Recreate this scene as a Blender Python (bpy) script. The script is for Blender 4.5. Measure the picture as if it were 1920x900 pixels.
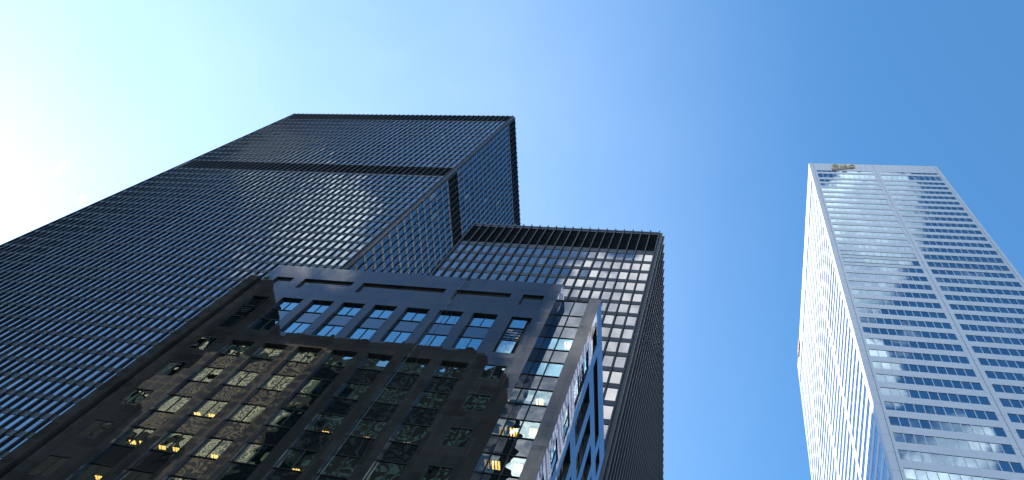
import bpy, bmesh, math, random
from mathutils import Vector, Matrix
random.seed(7)
for o in list(bpy.data.objects): bpy.data.objects.remove(o)
scene = bpy.context.scene
COL = scene.collection

# ------------------------------------------------------------------ camera
CAM_POS = Vector((0, 0, 1.7))
CR = Vector((0.960067581, 0.054498685, 0.274408696))
CU = Vector((-0.027718892, -0.957487376, 0.287140364))
CF = Vector((-0.278391634, 0.283280459, 0.917741946))
FPX, CX, CY, W, H = 1531.38, 932.80, 316.375, 1920.0, 900.0
cd = bpy.data.cameras.new('camera'); cam = bpy.data.objects.new('camera', cd); COL.objects.link(cam)
cam.matrix_world = Matrix(((CR.x, CU.x, -CF.x, 0), (CR.y, CU.y, -CF.y, 0), (CR.z, CU.z, -CF.z, 1.7), (0, 0, 0, 1)))
cd.sensor_width = 36.0; cd.lens = 36.0 * FPX / W
cd.shift_x = (W / 2 - CX) / W; cd.shift_y = (CY - H / 2) / W
cd.clip_start = 0.1; cd.clip_end = 6000
scene.camera = cam

# ------------------------------------------------------------------ sun, sky, exposure
SUN = Vector((-1, 0.305, 0.72)).normalized()
sd = bpy.data.lights.new('sun', 'SUN'); so = bpy.data.objects.new('sun', sd); COL.objects.link(so)
sd.energy = 3.2; sd.angle = math.radians(0.53); sd.color = (1.0, 0.95, 0.87)
so.rotation_euler = SUN.to_track_quat('Z', 'Y').to_euler(); so.location = (0, 0, 400)
scene.view_settings.view_transform = 'Standard'; scene.view_settings.look = 'None'
scene.view_settings.exposure = 1.5; scene.view_settings.gamma = 1.0; scene.view_settings.use_curve_mapping = False

wd = bpy.data.worlds.new('World'); scene.world = wd; wd.use_nodes = True
nt = wd.node_tree; nt.nodes.clear()
class NB:                                           # small node-building helper
    def __init__(s, tree): s.t = tree
    def n(s, typ, **kw):
        nd = s.t.nodes.new(typ)
        for k, v in kw.items(): setattr(nd, k, v)
        return nd
    def put(s, sock, v):
        if hasattr(v, 'is_output'): s.t.links.new(v, sock)
        else: sock.default_value = v
    def m(s, op, a, b=None, c=None, clamp=False):
        nd = s.n('ShaderNodeMath', operation=op, use_clamp=clamp)
        for i, v in enumerate((a, b, c)):
            if v is not None: s.put(nd.inputs[i], v)
        return nd.outputs[0]
    def v(s, op, a, b=None, scale=None):
        nd = s.n('ShaderNodeVectorMath', operation=op)
        s.put(nd.inputs[0], a)
        if b is not None: s.put(nd.inputs[1], b)
        if scale is not None: s.put(nd.inputs['Scale'], scale)
        return nd.outputs['Value'] if op in ('DOT_PRODUCT', 'LENGTH') else nd.outputs['Vector']
    def mix(s, f, a, b, typ='MIX'):
        nd = s.n('ShaderNodeMix', data_type='RGBA', blend_type=typ)
        s.put(nd.inputs['Factor'], f); s.put(nd.inputs['A'], a); s.put(nd.inputs['B'], b)
        return nd.outputs['Result']
    def smooth(s, x, lo, hi):
        nd = s.n('ShaderNodeMapRange', interpolation_type='SMOOTHSTEP')
        s.put(nd.inputs[0], x); nd.inputs[1].default_value = lo; nd.inputs[2].default_value = hi
        return nd.outputs[0]
    def noise(s, vec, scale, detail=2.0, rough=0.5, col=False):
        nd = s.n('ShaderNodeTexNoise')
        s.put(nd.inputs['Vector'], vec); nd.inputs['Scale'].default_value = scale
        nd.inputs['Detail'].default_value = detail; nd.inputs['Roughness'].default_value = rough
        return nd.outputs['Color' if col else 'Fac']

b = NB(nt)
SKY_STRENGTH = 0.13
sky = b.n('ShaderNodeTexSky', sky_type='NISHITA'); sky.sun_disc = False
sky.sun_elevation = math.asin(SUN.z); sky.sun_rotation = math.atan2(SUN.x, SUN.y)
sky.altitude = 80; sky.air_density = 1.0; sky.dust_density = 0.14; sky.ozone_density = 3.0
d = b.n('ShaderNodeTexCoord').outputs['Generated']
fb = b.noise(d, 7.0, 9.0, 0.58)
warp = b.v('ADD', d, b.v('SCALE', b.noise(d, 3.0, 3.0, 0.5, True), scale=0.25))
fb2 = b.noise(warp, 5.0, 8.0, 0.55)
field = b.m('ADD', b.m('MULTIPLY', fb, 0.45), b.m('MULTIPLY', fb2, 0.55))
# banks of cloud: direction, angular radius, density
CLOUDS = ((-0.481, -0.285, 0.829, 5.8, 0.88), (-0.495, -0.325, 0.806, 5.0, 0.72), (-0.458, -0.297, 0.838, 2.9, 1.10), (-0.539, -0.264, 0.800, 3.5, 0.50), (-0.135, -0.422, 0.896, 4.7, 0.85), (-0.107, -0.478, 0.872, 4.9, 1.10), (-0.128, -0.541, 0.831, 4.8, 1.10), (-0.170, -0.467, 0.868, 3.2, 0.75), (-0.216, -0.515, 0.830, 3.5, 0.85), (-0.240, -0.564, 0.790, 3.4, 0.90), (-0.211, -0.607, 0.766, 3.7, 0.90), (-0.267, -0.486, 0.832, 2.0, 0.70), (-0.254, -0.425, 0.869, 1.7, 0.50), (0.156, -0.313, 0.937, 2.0, 1.10), (0.151, -0.349, 0.925, 2.4, 1.00), (0.108, -0.353, 0.929, 2.5, 1.00), (0.113, -0.336, 0.935, 2.0, 0.90), (0.136, -0.395, 0.909, 2.4, 0.85), (0.171, -0.297, 0.939, 1.4, 0.45), (0.213, -0.348, 0.913, 1.8, 0.30), (0.182, -0.324, 0.928, 1.3, 0.60), (0.232, -0.402, 0.886, 1.8, 0.40), (0.142, -0.421, 0.896, 1.6, 0.55), (0.152, -0.480, 0.864, 1.7, 0.90), (0.208, -0.375, 0.903, 2.1, 0.33), (0.260, -0.427, 0.866, 1.4, 0.50), (0.183, -0.451, 0.874, 1.2, 0.50), (0.157, -0.499, 0.852, 1.4, 0.95), (0.181, -0.554, 0.812, 2.2, 1.00), (0.225, -0.536, 0.814, 2.0, 0.95), (0.160, -0.584, 0.796, 2.3, 1.00), (0.228, -0.565, 0.793, 1.7, 0.80), (-0.737, 0.221, 0.639, 4.9, 0.36), (-0.688, 0.251, 0.681, 3.3, 0.36), (-0.717, 0.134, 0.684, 3.5, 0.34), (.5, -.7, .5, 16, .8), (-.3, -.85, .4, 12, .7), (.8, -.3, .5, 10, .6))
mask = None
for (dx, dy, dz, deg, amp) in CLOUDS:
    L = math.sqrt(dx * dx + dy * dy + dz * dz)
    c = b.v('DOT_PRODUCT', d, (dx / L, dy / L, dz / L))
    g = b.m('MULTIPLY', b.smooth(c, math.cos(math.radians(deg * 1.6)), math.cos(math.radians(deg * 0.2))), amp)
    mask = g if mask is None else b.m('MAXIMUM', mask, g)
cl = b.smooth(b.m('ADD', b.m('MULTIPLY', b.m('SUBTRACT', field, 0.5), 1.9), b.m('MULTIPLY', mask, 0.42)), 0.20, 0.42)
cl = b.m('MULTIPLY', cl, b.smooth(mask, 0.02, 0.4))
shade = b.smooth(b.noise(warp, 11.0, 5.0, 0.6), 0.30, 0.70)
ccol = b.mix(shade, (3.0, 3.4, 4.0, 1), (9.6, 9.4, 9.0, 1))
hs = b.n('ShaderNodeHueSaturation'); hs.inputs['Saturation'].default_value = 1.20; b.put(hs.inputs['Color'], sky.outputs[0])
tinted = b.v('MULTIPLY', hs.outputs[0], (0.97, 1.02, 0.92))
veil = b.m('MULTIPLY', b.smooth(b.v('DOT_PRODUCT', d, tuple(SUN)), math.cos(math.radians(62)), math.cos(math.radians(8))), b.m('ADD', 0.11, b.m('MULTIPLY', fb2, 0.10)))
tinted = b.mix(veil, tinted, (5.6, 6.0, 6.3, 1))         # thin high haze round the sun
skyc = b.mix(b.m('MULTIPLY', cl, 0.93), tinted, ccol)
bg = b.n('ShaderNodeBackground'); b.put(bg.inputs[0], skyc); bg.inputs[1].default_value = SKY_STRENGTH
nt.links.new(bg.outputs[0], b.n('ShaderNodeOutputWorld').inputs[0])

# ------------------------------------------------------------------ materials
def new_mat(name):
    m = bpy.data.materials.new(name); m.use_nodes = True; m.node_tree.nodes.clear()
    return m, NB(m.node_tree)
def finish(m, b, sh):
    m.node_tree.links.new(sh, b.n('ShaderNodeOutputMaterial').inputs[0]); return m

def fresnel(b, f0, f90, normal=None):
    lw = b.n('ShaderNodeLayerWeight'); lw.inputs['Blend'].default_value = 0.5
    if normal is not None: b.put(lw.inputs['Normal'], normal)
    return b.m('ADD', b.m('MULTIPLY', b.m('POWER', lw.outputs['Facing'], 5.0), f90 - f0), f0)

def wavy_normal(b, amp, scale, cell=None, cell_amp=0.0, amp2=0.0, scale2=1.0, zsq=1.0):
    """surface normal of sheets that are never quite flat: slow waves plus each panel's own small tilt"""
    geo = b.n('ShaderNodeNewGeometry'); pos = geo.outputs['Position']; nrm = geo.outputs['Normal']
    half = (0.5, 0.5, 0.5)
    p2 = b.v('MULTIPLY', pos, (1, 1, zsq))
    w = b.v('SCALE', b.v('SUBTRACT', b.noise(p2, scale, 1.5, 0.5, True), half), scale=amp)
    if amp2: w = b.v('ADD', w, b.v('SCALE', b.v('SUBTRACT', b.noise(p2, scale2, 1.0, 0.5, True), half), scale=amp2))
    if cell:
        wn = b.n('ShaderNodeTexWhiteNoise', noise_dimensions='3D')
        b.put(wn.inputs['Vector'], b.v('FLOOR', b.v('DIVIDE', b.v('ADD', pos, (.13, .17, .21)), cell)))
        w = b.v('ADD', w, b.v('SCALE', b.v('SUBTRACT', wn.outputs['Color'], half), scale=cell_amp))
    return b.v('NORMALIZE', b.v('ADD', nrm, w)), pos

def mirror_glass(name, base, tint, f0, f90=0.95, rough=0.01, amp=0.01, scale=0.6, amp2=0.0, scale2=2.0, see=0.0, vary=0.0, zsq=1.0, blinds=0.0):
    """coated window glass; each pane (mesh island) differs a little, some have blinds drawn behind them"""
    m, b = new_mat(name)
    n, pos = wavy_normal(b, amp, scale, amp2=amp2, scale2=scale2, zsq=zsq)
    geo = b.n('ShaderNodeNewGeometry'); rnd = b.m('FRACT', b.m('ADD', geo.outputs['Random Per Island'], b.n('ShaderNodeObjectInfo').outputs['Random']))
    gl = b.n('ShaderNodeBsdfGlossy'); gl.inputs['Roughness'].default_value = rough
    b.put(gl.inputs['Normal'], n)
    k = b.m('ADD', b.m('MULTIPLY', rnd, vary), 1.0 - vary)
    b.put(gl.inputs['Color'], b.v('SCALE', tint, scale=k))
    df = b.n('ShaderNodeBsdfDiffuse')
    dark = (*base, 1)
    if blinds:
        r2 = b.m('FRACT', b.m('MULTIPLY', rnd, 37.77))
        dark = b.mix(b.m('GREATER_THAN', r2, 1 - blinds), dark, (0.12, 0.115, 0.11, 1))
    b.put(df.inputs['Color'], dark)
    under = df.outputs[0]
    if see:
        tr = b.n('ShaderNodeBsdfTransparent'); tr.inputs[0].default_value = (0.62, 0.70, 0.68, 1)
        mx = b.n('ShaderNodeMixShader'); mx.inputs[0].default_value = see
        b.t.links.new(df.outputs[0], mx.inputs[1]); b.t.links.new(tr.outputs[0], mx.inputs[2]); under = mx.outputs[0]
    mx = b.n('ShaderNodeMixShader'); b.put(mx.inputs[0], fresnel(b, f0, f90))
    b.t.links.new(under, mx.inputs[1]); b.t.links.new(gl.outputs[0], mx.inputs[2])
    return finish(m, b, mx.outputs[0])

def paint(name, col, rough, spec=0.5, metal=0.0, streak=0.12, bump=0.0, grime=0.0):
    m, b = new_mat(name)
    p = b.n('ShaderNodeBsdfPrincipled')
    pos = b.n('ShaderNodeNewGeometry').outputs['Position']
    n1 = b.noise(b.v('MULTIPLY', pos, (1, 1, 0.12)), 1.3, 4.0, 0.6)
    n2 = b.noise(pos, 0.35, 3.0, 0.5)
    f = b.m('ADD', b.m('MULTIPLY', b.m('SUBTRACT', n1, 0.5), streak * 2), b.m('ADD', b.m('MULTIPLY', b.m('SUBTRACT', n2, 0.5), streak * 1.2), 1.0))
    b.put(p.inputs['Base Color'], b.v('SCALE', col, scale=f))
    p.inputs['Metallic'].default_value = metal
    b.put(p.inputs['Roughness'], b.m('ADD', b.m('MULTIPLY', b.m('SUBTRACT', n1, 0.5), 0.15), rough, clamp=True))
    p.inputs['Specular IOR Level'].default_value = spec
    return finish(m, b, p.outputs[0])

def lines(b, x, period, off, width):
    """1 on a thin joint line every `period` metres"""
    f = b.m('FRACT', b.m('DIVIDE', b.m('ADD', x, off), period))
    return b.m('LESS_THAN', f, width / period)

def polished_stone(name, base, f0, f90, tint, amp, scale, cell_amp, amp2=0.0, scale2=1.0, joint=True):
    """polished dark granite cladding in sheets"""
    m, b = new_mat(name)
    n, pos = wavy_normal(b, amp, scale, cell=(1.56, 1.56, 2.075), cell_amp=cell_amp, amp2=amp2, scale2=scale2)
    sp = b.noise(pos, 55, 2.0, 0.7)
    wn = b.n('ShaderNodeTexWhiteNoise', noise_dimensions='3D')
    b.put(wn.inputs['Vector'], b.v('FLOOR', b.v('DIVIDE', b.v('ADD', pos, (.13, .17, .21)), (1.56, 1.56, 2.075))))
    k = b.m('ADD', b.m('MULTIPLY', wn.outputs['Value'], 0.5), b.m('ADD', b.m('MULTIPLY', sp, 0.9), 0.3))
    col = b.v('SCALE', base, scale=k)
    sep = b.n('ShaderNodeSeparateXYZ'); b.put(sep.inputs[0], pos)
    nsep = b.n('ShaderNodeSeparateXYZ'); b.put(nsep.inputs[0], b.n('ShaderNodeNewGeometry').outputs['Normal'])
    ax = b.m('ABSOLUTE', nsep.outputs[0]); ay = b.m('ABSOLUTE', nsep.outputs[1])
    u = b.m('ADD', b.m('MULTIPLY', sep.outputs[0], b.m('GREATER_THAN', ay, 0.5)), b.m('MULTIPLY', sep.outputs[1], b.m('GREATER_THAN', ax, 0.5)))
    j = b.m('MAXIMUM', lines(b, sep.outputs[2], 4.15, 0.62, 0.03), b.m('MAXIMUM', lines(b, sep.outputs[2], 4.15, 2.7, 0.03), lines(b, u, 1.56, 0.44, 0.022)))
    df = b.n('ShaderNodeBsdfDiffuse'); b.put(df.inputs['Color'], b.mix(b.m('MULTIPLY', j, 0.55), col, (0.004, 0.004, 0.004, 1)))
    gl = b.n('ShaderNodeBsdfGlossy'); gl.inputs['Roughness'].default_value = 0.022
    b.put(gl.inputs['Normal'], n); gl.inputs['Color'].default_value = (*tint, 1)
    mx = b.n('ShaderNodeMixShader')
    b.put(mx.inputs[0], b.m('MULTIPLY', fresnel(b, f0, f90), b.m('SUBTRACT', 1.0, b.m('MULTIPLY', j, 0.4))))
    b.t.links.new(df.outputs[0], mx.inputs[1]); b.t.links.new(gl.outputs[0], mx.inputs[2])
    return finish(m, b, mx.outputs[0])

def emitter(name, col, s):
    m, b = new_mat(name); e = b.n('ShaderNodeEmission'); e.inputs[0].default_value = (*col, 1); e.inputs[1].default_value = s
    return finish(m, b, e.outputs[0])

M = {}
M['black_steel'] = paint('black_painted_steel', (0.024, 0.027, 0.038), 0.48, 0.55, streak=0.2)
M['grey_spandrel'] = paint('dark_grey_painted_spandrel', (0.070, 0.076, 0.092), 0.48, 0.6, streak=0.2)
M['black_mullion'] = paint('black_painted_mullion', (0.011, 0.013, 0.019), 0.42, 0.4, streak=0.15)
M['black_void'] = paint('dark_louvre_metal', (0.010, 0.010, 0.011), 0.6, 0.2)
M['bronze_glass'] = mirror_glass('bronze_grey_glass', (0.006, 0.007, 0.010), (0.70, 0.86, 1.0), 0.27, 0.85, 0.012, amp=0.010, scale=0.35, vary=0.22, blinds=0.012)
M['bronze_glass_b'] = mirror_glass('bronze_grey_glass_low_tower', (0.006, 0.007, 0.010), (0.86, 0.88, 0.94), 0.30, 0.9, 0.012, amp=0.012, scale=0.3, vary=0.14, blinds=0.01)
M['steel'] = paint('pale_stainless_cladding', (0.63, 0.605, 0.62), 0.36, 0.5, metal=0.5, streak=0.05)
M['steel_joint'] = paint('dark_joint', (0.05, 0.05, 0.06), 0.6)
M['steel_glass'] = mirror_glass('blue_silver_glass', (0.004, 0.010, 0.03), (0.60, 0.83, 1.0), 0.38, 0.9, 0.01, amp=0.012, scale=0.25, amp2=0.006, scale2=1.2, vary=0.12, blinds=0.01)
M['granite'] = polished_stone('polished_dark_granite', (0.040, 0.036, 0.035), 0.050, 0.92, (0.76, 0.80, 0.92), 0.0035, 0.35, 0.005, 0.0015, 0.9)
M['granite_side'] = M['granite']
M['granite_dull'] = paint('honed_dark_granite', (0.018, 0.016, 0.015), 0.45, 0.4)
M['office_glass'] = mirror_glass('office_window_glass', (0.006, 0.012, 0.014), (0.78, 0.96, 0.92), 0.50, 0.95, 0.006, amp=0.035, scale=0.5, amp2=0.10, scale2=0.9, see=0.6, vary=0.12)
M['office_glass_top'] = mirror_glass('clear_blue_window_glass', (0.006, 0.012, 0.014), (0.50, 0.84, 1.0), 0.45, 0.97, 0.005, amp=0.006, scale=0.5, amp2=0.006, scale2=1.3, see=0.6, vary=0.1)
M['spandrel_glass'] = mirror_glass('dark_spandrel_glass', (0.010, 0.012, 0.013), (0.75, 0.82, 0.90), 0.17, 0.9, 0.012, amp=0.035, scale=0.5, amp2=0.075, scale2=0.9, vary=0.15)
M['granite_pier'] = paint('honed_granite_pier', (0.040, 0.036, 0.036), 0.34, 0.45)
M['spandrel_glass_top'] = mirror_glass('spandrel_glass_upper', (0.010, 0.012, 0.014), (0.75, 0.82, 0.92), 0.2, 0.9, 0.012, amp=0.006, scale=0.5, amp2=0.005, scale2=1.2, vary=0.15)
M['frame'] = paint('black_window_frame', (0.008, 0.008, 0.008), 0.5, 0.3)
M['room'] = paint('room_ceiling', (0.10, 0.10, 0.095), 0.9, 0.05)
M['lamp'] = emitter('warm_ceiling_lamp', (1.0, 0.56, 0.13), 2.6)
M['gold'] = paint('gold_sign_letter', (0.62, 0.47, 0.15), 0.45, 0.5)
M['brown'] = paint('brown_sign_wedge', (0.38, 0.26, 0.18), 0.5, 0.4)
M['rope'] = paint('pale_rope', (0.15, 0.185, 0.185), 0.8, 0.2)
M['rope_dark'] = paint('dark_rope', (0.03, 0.035, 0.045), 0.8, 0.2)
M['tan'] = paint('tan_limestone', (0.72, 0.53, 0.29), 0.85, 0.2, streak=0.25)
M['shade_toned_block'] = paint('shade_toned_cladding', (0.012, 0.0125, 0.013), 0.8, 0.02)  # shade on the blocks opposite, put into their colour
M['dark_teal'] = paint('dark_teal_glazing', (0.045, 0.085, 0.088), 0.8, 0.02)
M['pale_stone'] = paint('pale_stone', (0.35, 0.33, 0.30), 0.85, 0.2, streak=0.2)
M['roof'] = paint('roof_gravel', (0.12, 0.12, 0.12), 0.95, 0.1)
M['asphalt'] = paint('asphalt', (0.05, 0.05, 0.05), 0.9, 0.2)

# ------------------------------------------------------------------ mesh helpers
class MB:
    def __init__(s): s.v = []; s.f = []
    def quad(s, a, b, c, d):
        i = len(s.v); s.v += [tuple(a), tuple(b), tuple(c), tuple(d)]; s.f.append((i, i + 1, i + 2, i + 3)); return s
    def tri(s, a, b, c):
        i = len(s.v); s.v += [tuple(a), tuple(b), tuple(c)]; s.f.append((i, i + 1, i + 2)); return s
    def box(s, x0, x1, y0, y1, z0, z1):
        if x0 > x1: x0, x1 = x1, x0
        if y0 > y1: y0, y1 = y1, y0
        i = len(s.v)
        s.v += [(x, y, z) for z in (z0, z1) for y in (y0, y1) for x in (x0, x1)]
        s.f += [(i, i + 2, i + 3, i + 1), (i + 4, i + 5, i + 7, i + 6), (i, i + 1, i + 5, i + 4), (i + 2, i + 6, i + 7, i + 3), (i, i + 4, i + 6, i + 2), (i + 1, i + 3, i + 7, i + 5)]
        return s
    def tube(s, pts, r, n=6):
        rings = []
        for k, p in enumerate(pts):
            p = Vector(p); t = (Vector(pts[min(k + 1, len(pts) - 1)]) - Vector(pts[max(k - 1, 0)])).normalized()
            a = t.orthogonal().normalized(); c = t.cross(a)
            i = len(s.v); rings.append(i)
            s.v += [tuple(p + r * (math.cos(6.2832 * q / n) * a + math.sin(6.2832 * q / n) * c)) for q in range(n)]
        for a, c in zip(rings, rings[1:]):
            for q in range(n): s.f.append((a + q, a + (q + 1) % n, c + (q + 1) % n, c + q))
        return s
    def prism(s, outline, y0, y1):
        """outline: (x, z) points; extruded from y0 to y1"""
        n = len(outline); i = len(s.v)
        s.v += [(x, y0, z) for x, z in outline] + [(x, y1, z) for x, z in outline]
        s.f += [tuple(range(i, i + n)), tuple(range(i + 2 * n - 1, i + n - 1, -1))]
        for q in range(n): s.f.append((i + q, i + n + q, i + n + (q + 1) % n, i + (q + 1) % n))
        return s
    def build(s, name, mat, parent=None, kind=None):
        me = bpy.data.meshes.new(name); me.from_pydata(s.v, [], s.f); me.materials.append(M[mat]); me.update()
        o = bpy.data.objects.new(name, me); COL.objects.link(o)
        if parent: o.parent = parent; o.matrix_parent_inverse = parent.matrix_world.inverted()
        if kind: o['kind'] = kind
        return o

def thing(name, label, cat, loc, group=None):
    o = bpy.data.objects.new(name, None); COL.objects.link(o)
    o.empty_display_size = 1.0; o.matrix_world = Matrix.Translation(loc); o.location = loc
    o['label'] = label; o['category'] = cat
    if group: o['group'] = group
    return o
def tag(o, label, cat, group=None):
    o['label'] = label; o['category'] = cat
    if group: o['group'] = group
    return o

def fbox(mb, face, u0, u1, d0, d1, z0, z1):
    """box on a facade. face = ('Y', y, inward sign) u runs along x; ('X', x, inward sign) u runs along y. d = depth inwards"""
    ax, p, sg = face
    if ax == 'Y': mb.box(u0, u1, p + sg * d0, p + sg * d1, z0, z1)
    else: mb.box(p + sg * d0, p + sg * d1, u0, u1, z0, z1)
def fpt(face, u, d, z):
    ax, p, sg = face
    return (u, p + sg * d, z) if ax == 'Y' else (p + sg * d, u, z)
def fquad(mb, face, u0, u1, z0, z1, d, tilt=0.0):
    """one pane, very slightly out of true"""
    a, c = random.uniform(-tilt, tilt), random.uniform(-tilt, tilt)
    P = [fpt(face, u0, d - a - c, z0), fpt(face, u1, d + a - c, z0), fpt(face, u1, d + a + c, z1), fpt(face, u0, d - a + c, z1)]
    ax, p, sg = face
    if (ax == 'Y' and sg < 0) or (ax == 'X' and sg > 0): P.reverse()
    mb.quad(*P)

def pix(p):
    q = Vector(p) - CAM_POS; dd = q.dot(CF)
    if dd <= 0.1: return None
    return (CX + FPX * q.dot(CR) / dd, CY - FPX * q.dot(CU) / dd)
HIDE_C = (-46.2, -10.96, 32, 48, 0, 68.5); HIDE_B = (-45.8, -11.6, 53.1, 120, 0, 138.6)
def hidden(p, boxes):
    dv = Vector(p) - CAM_POS
    for bx in boxes:
        t0, t1 = 0.0, 0.995
        for k in range(3):
            lo, hi = bx[2 * k], bx[2 * k + 1]; o = CAM_POS[k]; d_ = dv[k]
            if abs(d_) < 1e-9:
                if o < lo or o > hi: t0 = 2
                continue
            a, c = (lo - o) / d_, (hi - o) / d_
            if a > c: a, c = c, a
            t0 = max(t0, a); t1 = min(t1, c)
        if t0 < t1: return True
    return False
def seen_size(pane, boxes):
    face, u0, u1, z0, z1, d_ = pane
    pts = [fpt(face, u, d_, z) for u, z in ((u0, z0), (u1, z0), (u1, z1), (u0, z1))]
    q = [pix(p) for p in pts]
    if None in q: return 0
    if not all(4 < x < W - 4 and 4 < y < H - 4 for x, y in q): return 0
    if any(hidden(p, boxes) for p in pts): return 0
    return abs(sum(q[i][0] * q[(i + 1) % 4][1] - q[(i + 1) % 4][0] * q[i][1] for i in range(4))) / 2
def build_windows(panes, mat, root, boxes, tilt, name='window', limit=100):
    order = sorted(range(len(panes)), key=lambda i: -seen_size(panes[i], boxes))
    for i in order[:limit]:
        mb = MB(); fquad(mb, *panes[i], tilt=tilt); mb.build(name, mat, root)
    rest = MB()
    for i in order[limit:]: fquad(rest, *panes[i], tilt=tilt)
    rest.build(name, mat, root, kind='stuff')

# ------------------------------------------------------------------ ground
g = MB().quad((-3000, -3000, 0), (3000, -3000, 0), (3000, 3000, 0), (-3000, 3000, 0)).build('ground', 'asphalt'); g['kind'] = 'structure'

# ------------------------------------------------------------------ black curtain-wall towers
def black_tower(root, faces, zrows, louvres, top, core, corners, glass, boxes, spmat='black_steel', mull_d=0.22, mull_w=0.15, tilt=0.010):
    """faces: (face, first mullion u, pitch, count); zrows: (z0, z1) of each row of windows; louvres: (z0, z1)"""
    x0, x1, y0, y1 = core
    MB().box(x0 + .25, x1 - .25, y0 + .25, y1 - .25, 0, top - 0.6).build('core', 'black_void', root)
    MB().box(x0 + .3, x1 - .3, y0 + .3, y1 - .3, top - 0.6, top - 0.4).build('roof', 'roof', root)
    sp, mu, lv, panes = MB(), MB(), [MB() for _ in louvres], []
    solid = sorted(list(zrows) + list(louvres))
    for face, u0, pitch, n in faces:
        uN = u0 + pitch * n
        z = 0.0
        for a, c in solid + [(top, top)]:                               # spandrels are what is left between the rows
            if a - z > 0.02: fbox(sp, face, u0 - .1, uN + .1, 0.0, 0.26, z, a)
            z = c
        fbox(sp, face, u0 - .1, uN + .1, -0.05, 0.26, top - 0.45, top + 0.0)   # parapet cap
        for k in range(n + 1):
            u = u0 + pitch * k
            fbox(mu, face, u - mull_w / 2, u + mull_w / 2, -mull_d, -0.02, 3.0, top + 0.12)
            fbox(mu, face, u - mull_w * .18, u + mull_w * .18, -0.02, 0.07, 3.0, top - 0.5)
        for (a, c), m in zip(louvres, lv):
            zz = a + 0.1
            fbox(m, face, u0 - .05, uN + .05, 0.22, 0.245, a, c)
            while zz < c - 0.05:
                fbox(m, face, u0 - .05, uN + .05, 0.10, 0.20, zz, zz + 0.07); zz += 0.30
        for a, c in zrows:
            for k in range(n):
                panes.append((face, u0 + pitch * k + mull_w * .18, u0 + pitch * (k + 1) - mull_w * .18, a, c, 0.05))
    sp.build('spandrel', spmat, root); mu.build('mullion', 'black_mullion', root)
    for m in lv: m.build('louvre_band', 'black_void', root)
    cm = MB()
    for c in corners: cm.box(*c)
    cm.build('corner_column', 'black_steel', root)
    build_windows(panes, glass, root, boxes, tilt)

# tallest tower
TA = 231.9
rows = []
tops = [223.85, 219.75, 215.35, 210.95, 207.3, 203.75, 200.05, 196.3, 192.5, 188.75, 184.95, 181.15]
for i, t in enumerate(tops):
    nxt = tops[i + 1] if i + 1 < len(tops) else 177.6
    rows.append((nxt + 1.02 if i + 1 < len(tops) else 178.5, t))
k = 0
while 169.76 - 3.7236 * k > 8:
    t = 169.76 - 3.7236 * k; rows.append((t - 2.68, t)); k += 1
ta = thing('office_tower', 'tallest black steel tower with a dark louvre band across its upper part', 'office tower', (-100.7, 73, 0), 'black steel and glass towers')
AX0, AX1, AY0, AY1 = -137.35, -63.45, 54.42, 92.0
black_tower(ta, [(('Y', AY0, 1), -137.30, 1.5240, 48), (('X', AX1, -1), 55.15, 1.524, 24)], rows, [(224.95, TA - 0.5), (171.1, 177.7)], TA, (AX0, AX1, AY0, AY1),
            [(-64.05, -63.49, 54.47, 55.05, 0, TA - 0.1), (-64.05, -63.49, 91.78, 92.2, 0, TA - .1)], 'bronze_glass', (HIDE_C, HIDE_B), spmat='grey_spandrel')

# lower black tower
TB = 138.9
tb = thing('office_tower', 'lower black steel tower behind the granite building, clouds mirrored in its windows', 'office tower', (-29, 85, 0), 'black steel and glass towers')
rows = []; k = 0
while 128.55 - 3.755 * k > 8:
    t = 128.55 - 3.755 * k; rows.append((t - 2.72, t)); k += 1
black_tower(tb, [(('Y', 53.28, 1), -46.42, 1.5475, 22), (('X', -11.80, -1), 54.05, 1.575, 44)], rows, [(130.1, TB - 1.2)], TB, (-46.6, -11.80, 53.28, 124.0),
            [(-12.28, -11.84, 53.32, 53.95, 0, TB - .1)], 'bronze_glass_b', (HIDE_C,), mull_w=0.17, mull_d=0.30)

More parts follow.
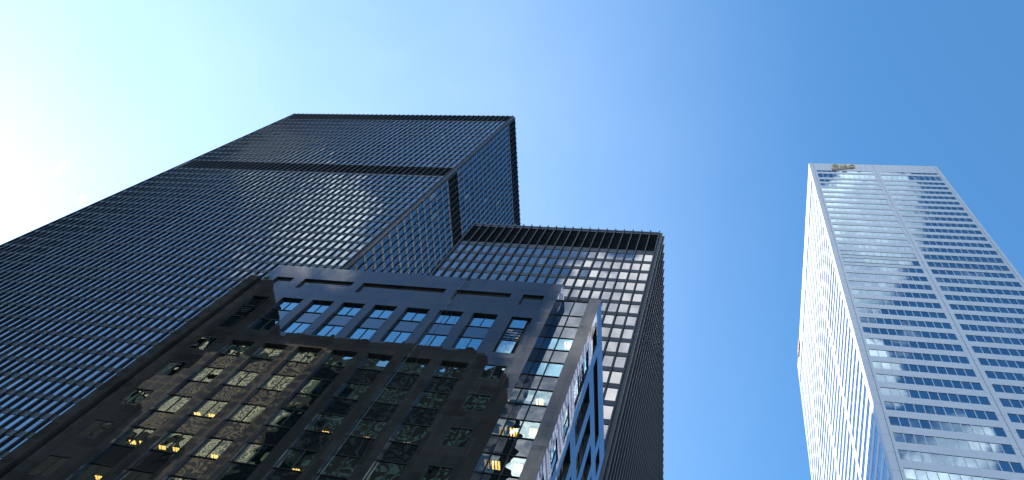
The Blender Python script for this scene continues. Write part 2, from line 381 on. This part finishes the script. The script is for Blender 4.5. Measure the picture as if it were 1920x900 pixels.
# ------------------------------------------------------------------ pale steel tower
td = thing('office_tower', 'pale stainless steel tower standing apart, its left side in bright sun', 'office tower', (36.8, 102, 0))
DX0, DX1, DY0, DY1, TD = 20.4, 53.25, 69.4, 134.5, 240.6
rows = [(232.35, 233.78), (227.15, 230.72), (223.42, 225.5)]
k = 0
while 221.9 - 3.889 * k > 8:
    t = 221.9 - 3.889 * k; rows.append((t - 2.16, t)); k += 1
cl = MB(); pi = MB(); jt = MB(); wm = MB(); lv = MB(); panes = []
faces = [(('Y', DY0, 1), [(21.9, 36.25), (37.75, 52.05)], DX0, DX1), (('X', DX0, 1), [(70.9 + 16.05 * i, 70.9 + 16.05 * i + 14.5) for i in range(4)], DY0, DY1)]
cl.box(DX0 + .42, DX1 - .02, DY0 + .42, DY1 - .02, 0, TD - .3)
for face, bays, U0, U1 in faces:
    a0 = U0 + (0.003 if face[0] == 'X' else 0)
    z = 0
    for a, c in sorted(rows) + [(TD, TD)]:
        if a > z: fbox(cl, face, a0, U1, 0.0, 0.40, z, a); z = c + .08
    edges = [a0] + [e for bb in bays for e in bb] + [U1]
    for i in range(0, len(edges), 2): fbox(pi, face, edges[i] + (.004 if i == 0 else 0), edges[i + 1] - (.004 if i + 2 == len(edges) else 0), -0.03, 0.38, 0, TD - .003)
    for i in range(0, len(edges), 2):
        mid = (edges[i] + edges[i + 1]) / 2
        if i == 0: mid = edges[1] - 0.47
        if i + 2 == len(edges): mid = edges[i] + 0.47
        fbox(jt, face, mid - .035, mid + .035, -0.034, -0.02, 0, TD - .01)
    zz = 15.0
    while zz < TD - 8:                                                     # pier sheet joints, one a storey
        for i in range(0, len(edges), 2): fbox(jt, face, edges[i] + .06, edges[i + 1] - .06, -0.0335, -0.02, zz, zz + .03)
        zz += 3.889
    wv, wd_ = (.05, .02) if face[0] == 'Y' else (.02, .018)
    for u0, u1 in bays:
        n = 11; p = (u1 - u0) / n
        for q in range(1, n):                                              # crown sheet joints
            fbox(jt, face, u0 + p * q - .015, u0 + p * q + .015, -0.004, 0.01, 234.3, TD - .4)
        for a, c in rows:
            fbox(wm, face, u0, u1, 0.004, 0.16, a - .0, a + .07)
            for q in range(n):
                panes.append((face, u0 + p * q, u0 + p * (q + 1), a + .03, c + .08, 0.06 if face[0] == 'Y' else 0.022))
                if q: fbox(wm, face, u0 + p * q - wv, u0 + p * q + wv, wd_, 0.16, a + .07, c + .08)
            if abs(a - (221.9 - 3.889 * 12 - 2.16)) < .1 or abs(a - (221.9 - 3.889 * 13 - 2.16)) < .1:
                fbox(lv, face, u0, u1, -0.012, 0.0, a - .30, a - .05)
cl.build('cladding', 'steel', td); pi.build('pier', 'steel', td); jt.build('joint', 'steel_joint', td); wm.build('window_frame', 'steel', td)
lv.build('vent_strip', 'black_void', td)
MB().box(DX0 + .5, DX1 - .5, DY0 + .5, DY1 - .5, TD - .3, TD - .1).build('roof', 'roof', td)
build_windows(panes, 'steel_glass', td, (), 0.004)

# ------------------------------------------------------------------ dark granite building
tg = thing('office_building', 'dark polished granite office block in front of the two black towers', 'office building', (-29.7, 40, 0))
YF, XS = 32.0, -10.96
def wall(mb, face, u0, u1, z0, z1, opens):
    """sheet facade with openings (u0, u1, z0, z1, depth, back) and their reveals"""
    us = sorted({u0, u1} | {v for o in opens for v in o[:2]}); zs = sorted({z0, z1} | {v for o in opens for v in o[2:4]})
    us = [v for v in us if u0 <= v <= u1]; zs = [v for v in zs if z0 <= v <= z1]
    for a, c in zip(us, us[1:]):
        run = None
        for e, f in zip(zs, zs[1:]):
            um, zm = (a + c) / 2, (e + f) / 2
            if any(o[0] < um < o[1] and o[2] < zm < o[3] for o in opens):
                if run is not None: fquad(mb, face, a, c, run, e, 0.0); run = None
            elif run is None: run = e
        if run is not None: fquad(mb, face, a, c, run, zs[-1], 0.0)
    for a, c, e, f, dp, back in opens:
        P = lambda u, d_, z: fpt(face, u, d_, z)
        mb.quad(P(a, 0, e), P(a, 0, f), P(a, dp, f), P(a, dp, e)); mb.quad(P(c, 0, f), P(c, 0, e), P(c, dp, e), P(c, dp, f))
        mb.quad(P(a, 0, f), P(c, 0, f), P(c, dp, f), P(a, dp, f)); mb.quad(P(c, 0, e), P(a, 0, e), P(a, dp, e), P(c, dp, e))
        if back: fquad(mb, face, a, c, e, f, dp)
def win(face, u0, u1, z0, z1, d_, lights=2, bar=0.055, glass='office_glass', frame=True):
    if z0 > 54.7: glass = 'office_glass_top'
    mb = MB()
    w = (u1 - u0) / lights
    for i in range(lights): fquad(mb, face, u0 + w * i + .02, u0 + w * (i + 1) - .02, z0 + .02, z1 - .02, d_, tilt=0.006)
    o = mb.build('window', glass, tg)
    if frame:
        fr = MB()
        for i in range(lights + 1): fbox(fr, face, u0 + w * i - bar / 2, u0 + w * i + bar / 2, d_ - .05, d_ + .05, z0, z1)
        fbox(fr, face, u0 - bar / 2, u1 + bar / 2, d_ - .052, d_ + .052, z0 - bar, z0 + bar * .5); fbox(fr, face, u0 - bar / 2, u1 + bar / 2, d_ - .052, d_ + .052, z1 - bar * .5, z1 + bar)
        f = fr.build('frame', 'frame', tg); f.parent = o; f.matrix_parent_inverse = Matrix()
    return o
def spandrel(face, u0, u1, z0, z1, d_):
    mb = MB(); fquad(mb, face, u0, u1, z0, z1, d_, tilt=0.006); return mb.build('spandrel_panel', 'spandrel_glass_top' if z0 > 54.7 else 'spandrel_glass', tg)
def louvre(face, u0, u1, z0, z1, d_):
    mb = MB(); fbox(mb, face, u0, u1, d_ + .12, d_ + .14, z0, z1)
    n = 5; h = (z1 - z0) / n
    for i in range(n):
        fbox(mb, face, u0, u1, d_ + .02, d_ + .09, z0 + h * i, z0 + h * i + h * .55)
    for q in range(1, 3): fbox(mb, face, u0 + (u1 - u0) * q / 3 - .05, u0 + (u1 - u0) * q / 3 + .05, d_, d_ + .1, z0, z1)
    return mb.build('louvre', 'spandrel_glass', tg)

FF = ('Y', YF, 1)
ML, MR, MT = -44.45, -14.88, 69.65
bay = [(-39.02 + 3.12 * i - 1.09, -39.02 + 3.12 * i + 1.09) for i in range(7)]
nar = [(-43.20, -41.40), (-17.90, -16.12)]
opens = [(a, c, 64.9, 67.0, .22, True) for a, c in ((-43.2, -41.3), (-40.12, -34.82), (-33.84, -25.42), (-24.40, -19.12), (-18.02, -16.08))]
opens += [(a, c, 56.5, 62.75, .26, False) for a, c in bay] + [(a, c, 56.5, 62.6, .30, False) for a, c in nar]
FL = 4.14                                                               # storey height below the cornice
flo = [54.6 - FL * i for i in range(13)]                                # window heads, floor by floor
opens += [(a, c, 1.0, 54.5, .26, False) for a, c in bay]
for f in flo:
    for a, c in nar: opens.append((a + .04, c - .06, f - 2.1, f - .05, .06, False))
fw = MB(); wall(fw, FF, ML, MR, 0, MT, opens)
fw.quad((MR, YF, 0), (MR, 34.0, 0), (MR, 34.0, MT), (MR, YF, MT))       # return by the glazed slot
fw.quad((ML, 34.0, 0), (ML, YF, 0), (ML, YF, MT), (ML, 34.0, MT))
fw.quad((ML, 34.0, 68.3), (MR, 34.0, 68.3), (MR, 34.0, MT), (ML, 34.0, MT))
fw.build('wall', 'granite', tg)
MB().box(ML + .02, MR - .02, YF + .02, 33.98, MT - .25, MT - .03).build('roof', 'roof', tg)

# windows of the main front
for a, c in bay:
    win(FF, a, c, 60.75, 62.8, .26); spandrel(FF, a, c, 58.8, 60.75, .26); win(FF, a, c, 56.6, 58.8, .26); spandrel(FF, a, c, 56.3, 56.6, .26)
    for i, f in enumerate(flo):
        win(FF, a, c, f - 2.06, f + .0, .26)
        if f - FL > 3: spandrel(FF, a, c, f - FL, f - 2.06, .26)
for a, c in nar:
    u0, u1 = a + .12, c - .36
    win(FF, u0, u1, 60.85, 62.55, .16, 1); louvre(FF, u0, u1, 58.75, 60.85, .16); win(FF, u0, u1, 56.6, 58.75, .16, 1)
    MB().box(a, c, YF + .29, YF + .31, 56.5, 62.6).build('backing', 'frame', tg)
    for f in flo: win(FF, a + .05, c - .07, f - 2.09, f - .06, .05)
# rounded piers between the strips
for i in range(-0, 8):
    if i == 0 or i == 7: continue
    xc = -39.02 + 3.12 * i - 1.56; pr = MB(); n = 10; hw = 0.44
    pts = [(xc - hw * math.cos(math.pi * q / n), YF + .22 - .20 * math.sin(math.pi * q / n)) for q in range(n + 1)]
    for p, q in zip(pts, pts[1:]): pr.quad((p[0], p[1], 0), (q[0], q[1], 0), (q[0], q[1], 54.48), (p[0], p[1], 54.48))
    for p, q in zip(pts[1:-1], pts[2:]): pr.tri((pts[0][0], pts[0][1], 54.48), (p[0], p[1], 54.48), (q[0], q[1], 54.48))
    pr.build('pier', 'granite_pier', tg)
# glazed slot beside the main front, set back one metre
SD = 0.67
SF = ('Y', 33.35, 1)
zs = [68.3 + SD, 65.46 + SD, 63.42 + SD, 61.32 + SD] ; sl = MB()
for z1_, z0_ in zip(zs, zs[1:]):
    for a, c in ((-14.86, -13.76), (-13.70, -11.2)): spandrel(SF, a, c, z0_, z1_, 0)
z = 61.32 + SD; i = 0
while z > 3:
    for a, c in ((-14.86, -13.73), (-13.73, -11.2)): win(SF, a, c, z - 2.02, z, 0, 1)
    for a, c in ((-14.86, -13.76), (-13.70, -11.2)): spandrel(SF, a, c, z - 4.05, z - 2.02, 0)
    z -= 4.05
fr = MB(); fr.box(-13.77, -13.69, 33.28, 33.40, 0, 68.3 + SD); fr.box(-14.87, -11.2, 33.29, 33.6, 68.3 + SD, 68.42 + SD)
for z in zs[1:3]: fr.box(-14.87, -11.2, 33.30, 33.40, z - .04, z + .04)
fr.build('mullion', 'frame', tg)
# end wings and side front
WT = 67.05
wg = MB()
FS = ('X', XS, -1)
YB = 48.0
so_ = [(a, c, 62.3, 64.35, .24, True) for a, c in ((33.1, 34.95), (36.05, 43.95), (45.08, 46.88))]
sb = [(36.1 + 3.0 * i, 36.1 + 3.0 * i + 1.95) for i in range(3)]
sn = [(33.05, 34.88), (45.1, 46.9)]
so_ += [(a, c, 54.05, 60.25, .30, False) for a, c in sb] + [(a, c, 54.05, 60.2, .30, False) for a, c in sn]
so_ += [(a, c, 1.0, 52.1, .30, False) for a, c in sb]
sfl = [52.15 - 4.05 * i for i in range(12)]
for f in sfl:
    for a, c in sn: so_.append((a, c, f - 2.0, f, .06, False))
wall(wg, FS, YF, YB, 0, WT, so_)
wg.quad((-12.0, YF, 0), (XS, YF, 0), (XS, YF, WT), (-12.0, YF, WT)); wg.quad((-12.0, YF, 0), (-12.0, YF, WT), (-12.0, 34.0, WT), (-12.0, 34.0, 0))
wg.quad((XS, YB, 0), (-46.2, YB, 0), (-46.2, YB, WT), (XS, YB, WT))
wg.quad((-46.2, YF, 0), (-45.15, YF, 0), (-45.15, YF, WT), (-46.2, YF, WT)); wg.quad((-45.15, YF, 0), (-45.15, 33.6, 0), (-45.15, 33.6, WT), (-45.15, YF, WT))
wg.quad((-46.2, YB, 0), (-46.2, YF, 0), (-46.2, YF, WT), (-46.2, YB, WT))
wg.build('wing_wall', 'granite', tg)
MB().box(-45.2, -44.4, 33.4, 33.5, 0, WT - .2).build('recess_backing', 'frame', tg)
MB().box(-46.15, XS - .05, YF + 1.5, YB - .05, WT - .3, WT - .04).box(-12.0, XS - .04, YF + .04, YF + 1.5, WT - .3, WT - .04).box(-46.15, -45.2, YF + .04, YF + 1.5, WT - .3, WT - .04).build('roof', 'roof', tg)
for a, c in sb:
    win(FS, a, c, 58.6, 60.4, .30); spandrel(FS, a, c, 56.6, 58.6, .30); win(FS, a, c, 54.0, 56.6, .30)
    for f in sfl: win(FS, a, c, f - 2.0, f + .05, .30); spandrel(FS, a, c, f - 4.0, f - 2.0, .30)
for a, c in sn:
    u0, u1 = a + .12, c - .15
    win(FS, u0, u1, 58.4, 60.1, .10, 1); louvre(FS, u0, u1, 56.3, 58.4, .10); win(FS, u0, u1, 54.15, 56.3, .10, 1)
    MB().box(XS - .31, XS - .29, a, c, 54.05, 60.2).build('backing', 'frame', tg)
    for f in sfl: win(FS, a + .02, c - .02, f - 1.98, f - .02, .05)
# rooms behind the glass: ceilings, back walls and the lamps that are on
rm = MB()
for f in flo: rm.box(ML + .1, MR - .1, 32.45, 38.5, f + .12, f + .30)
for z in (63.05, 59.25): rm.box(ML + .1, MR - .1, 32.45, 38.5, z, z + .18)
z = 61.32 + SD
while z > 3: rm.box(MR + .02, XS - .7, 33.55, 38.5, z + .05, z + .22); z -= 4.05
rm.build('ceiling', 'room', tg)
MB().box(ML + .1, XS - .8, 38.5, 38.7, 0, 66.5).build('core', 'granite_dull', tg)
def lamp(x, y, z, w=.62, l=.30):
    o = MB().box(x - w / 2 - .05, x + w / 2 + .05, y - l / 2 - .04, y + l / 2 + .04, z - .05, z + .02).build('ceiling_light', 'frame', tg)
    t = MB()
    for q in (-.30, 0.05, .34): t.box(x + q * w - .06, x + q * w + .06, y - l / 2, y + l / 2, z - .10, z - .052)
    t2 = t.build('lamp_tube', 'lamp', tg); t2.parent = o; t2.matrix_parent_inverse = Matrix()
for x, y, z in ((-40.5, 33.6, 42.5), (-39.6, 33.55, 42.5), (-38.0, 33.68, 42.5), (-36.85, 33.68, 42.5), (-33.77, 33.8, 42.5), (-27.46, 33.88, 46.62), (-24.3, 33.92, 46.62), (-21.23, 33.93, 46.62),
                (-27.5, 34.0, 42.5), (-39.7, 33.36, 38.3), (-38.1, 33.7, 46.62), (-36.83, 33.68, 46.62), (-21.46, 33.89, 50.75), (-24.03, 33.94, 50.75)):
    lamp(x, y, min((f + .12 for f in flo), key=lambda q: abs(q - z)))
for x, y, z in ((-13.0, 33.62, 61.32), (-13.56, 34.11, 53.22), (-14.5, 34.03, 49.17), (-13.05, 33.87, 49.17), (-14.64, 33.85, 45.12), (-13.08, 33.86, 45.12)):
    lamp(x, y + .3, z + SD, .66, .66)

# ------------------------------------------------------------------ signs, ropes
sg = thing('bank_sign', 'gold letters over a brown wedge near the top of the steel tower', 'sign', (29, 69.3, 236))
def letter(pts_list, name, mat, thick=.18):
    mb = MB()
    for o in pts_list: mb.prism(o, 69.36 - thick, 69.36)
    return mb.build(name, mat, sg)
def arc(cx, cz, rx, rz, a0, a1, w, n=14):
    out = []; inn = []
    for i in range(n + 1):
        t = math.radians(a0 + (a1 - a0) * i / n)
        out.append((cx + rx * math.cos(t), cz + rz * math.sin(t))); inn.append((cx + (rx - w) * math.cos(t), cz + (rz - w * .75) * math.sin(t)))
    return [[out[i], out[i + 1], inn[i + 1], inn[i]] for i in range(n)]
Z0, Z1 = 237.35, 239.65; ZM = (Z0 + Z1) / 2
letter(arc(27.25, ZM, 1.0, 1.15, 40, 320, .42), 'letter_c', 'gold')
letter([[(28.45, Z0), (28.9, Z0), (28.9, Z1), (28.45, Z1)]], 'letter_i', 'gold')
letter([[(29.2, Z0), (29.62, Z0), (29.62, Z1), (29.2, Z1)]] + arc(29.6, Z0 + .62, .72, .62, -90, 90, .34, 8) + arc(29.6, Z1 - .55, .66, .55, -90, 90, .34, 8), 'letter_b', 'gold')
letter(arc(31.6, ZM, .98, 1.15, 45, 315, .42), 'letter_c', 'gold')
letter([[(25.95, 233.9), (28.2, 234.9), (30.2, 235.75), (32.0, 236.3), (32.1, 236.85), (30.0, 236.65), (28.0, 236.4), (26.0, 236.1)]], 'wedge', 'brown', .15)
s2 = MB().box(20.0, 20.36, 124.4, 129.0, 235.9, 237.3).box(20.05, 20.36, 124.6, 125.9, 237.5, 239.4).box(20.05, 20.36, 126.2, 127.2, 237.5, 239.4).box(20.05, 20.36, 127.5, 128.8, 237.5, 239.4).build('bank_sign', 'brown')
tag(s2, 'sign seen edge-on at the far end of the steel tower\'s sunlit side', 'sign')

r1 = MB().tube([(-24.2, 31.86, 69.38), (-24.1, 31.80, 55), (-23.98, 31.7, 40), (-23.95, 31.65, 20), (-23.95, 31.6, 2)], .013).build('rope', 'rope')
tag(r1, 'pale rope hanging straight down the granite building from the roof edge', 'rope')
r2 = MB().tube([(-24.02, 31.86, 69.38), (-23.2, 31.2, 61), (-22.1, 30.3, 51.5), (-20.9, 29.4, 44), (-18.5, 27.0, 30), (-14, 22.5, 8), (-12.2, 21, 0.1)], .014).build('rope', 'rope_dark')
tag(r2, 'thin dark rope slanting out from the roof edge of the granite building', 'rope')
dv = MB().box(-24.4, -23.8, 31.88, 31.93, 69.36, 69.42).box(-24.3, -24.22, 31.93, 31.997, 69.37, 69.41).box(-24.05, -23.97, 31.93, 31.997, 69.37, 69.43).build('rope_bracket', 'frame')
tag(dv, 'small dark bracket on the granite roof edge where the ropes start', 'bracket')

# ------------------------------------------------------------------ across the street: what the glass and the polished stone mirror
def punched(root, x0, x1, y0, y1, z1, mat, nx, fl, wmat='dark_teal', ww=.55, z0=20, wh=.55):
    mb = MB().box(x0, x1, y0, y1, 0, z1); mb.build('wall', mat, root)
    wn = MB(); p = (x1 - x0) / nx; z = z1 - 3.0
    while z > z0:
        for i in range(nx):
            c = x0 + p * (i + .5); wn.box(c - p * ww / 2, c + p * ww / 2, y1 - .1, y1 + .02, z - fl * wh, z)
        z -= fl
    wn.build('window', wmat, root, kind='stuff')
t1 = thing('office_block', 'dark tower across the street, mirrored in the granite front', 'office building', (-85, -40, 0))
punched(t1, -130, -47, -62, -18, 141.5, 'shade_toned_block', 24, 3.9)
for i in range(9):
    xg = (-39.02 + 3.12 * (i - 0.5) + 1.9) * 2.5625
    if -128 < xg < -50:
        mb = MB(); z0 = 141.5; mb.prism([(xg - 2.6, z0), (xg + 2.6, z0), (xg, z0 + 3.0)], -22, -18.2); mb.build('gable', 'shade_toned_block', t1)
t3 = thing('office_block', 'dark stepped block beside the mirrored dark tower', 'office building', (-44, -40, 0))
punched(t3, -46.8, -40.7, -55, -18.1, 134.5, 'shade_toned_block', 2, 3.9)
t4 = thing('office_block', 'taller dark tower mirrored at the granite building\'s left end', 'office building', (-135, -40, 0))
punched(t4, -168, -107.5, -70, -15.3, 162, 'shade_toned_block', 16, 3.9)
t2 = thing('stone_building', 'tan stone building, mirrored as golden patches in the granite building\'s windows', 'office building', (-94, -17, 0))
w1, w2 = MB(), MB(); shaded = MB()
for x0, x1, za, zb in ((-106.5, -101.7, 107, 118), (-101.7, -87.0, 99, 127), (-87.0, -76.5, 88, 133)):     # steps cut to the sunlit patch; dark base colour stands in for shade
    w1.box(x0, x1, -17.9, -15.5, za, zb); shaded.box(x0, x1, -17.9, -14.9, 0, za)
    n = round((x1 - x0) / 2.6); p = (x1 - x0) / n; z = zb - 1.0
    while z - 1.7 > za:
        for i in range(n): w2.box(x0 + p * (i + .16), x0 + p * (i + .86), -15.6, -15.47, z - 2.0, z)
        z -= 2.9
w1.build('wall', 'tan', t2); w2.build('window', 'black_void', t2, kind='stuff'); shaded.build('painted_shade_base', 'shade_toned_block', t2)
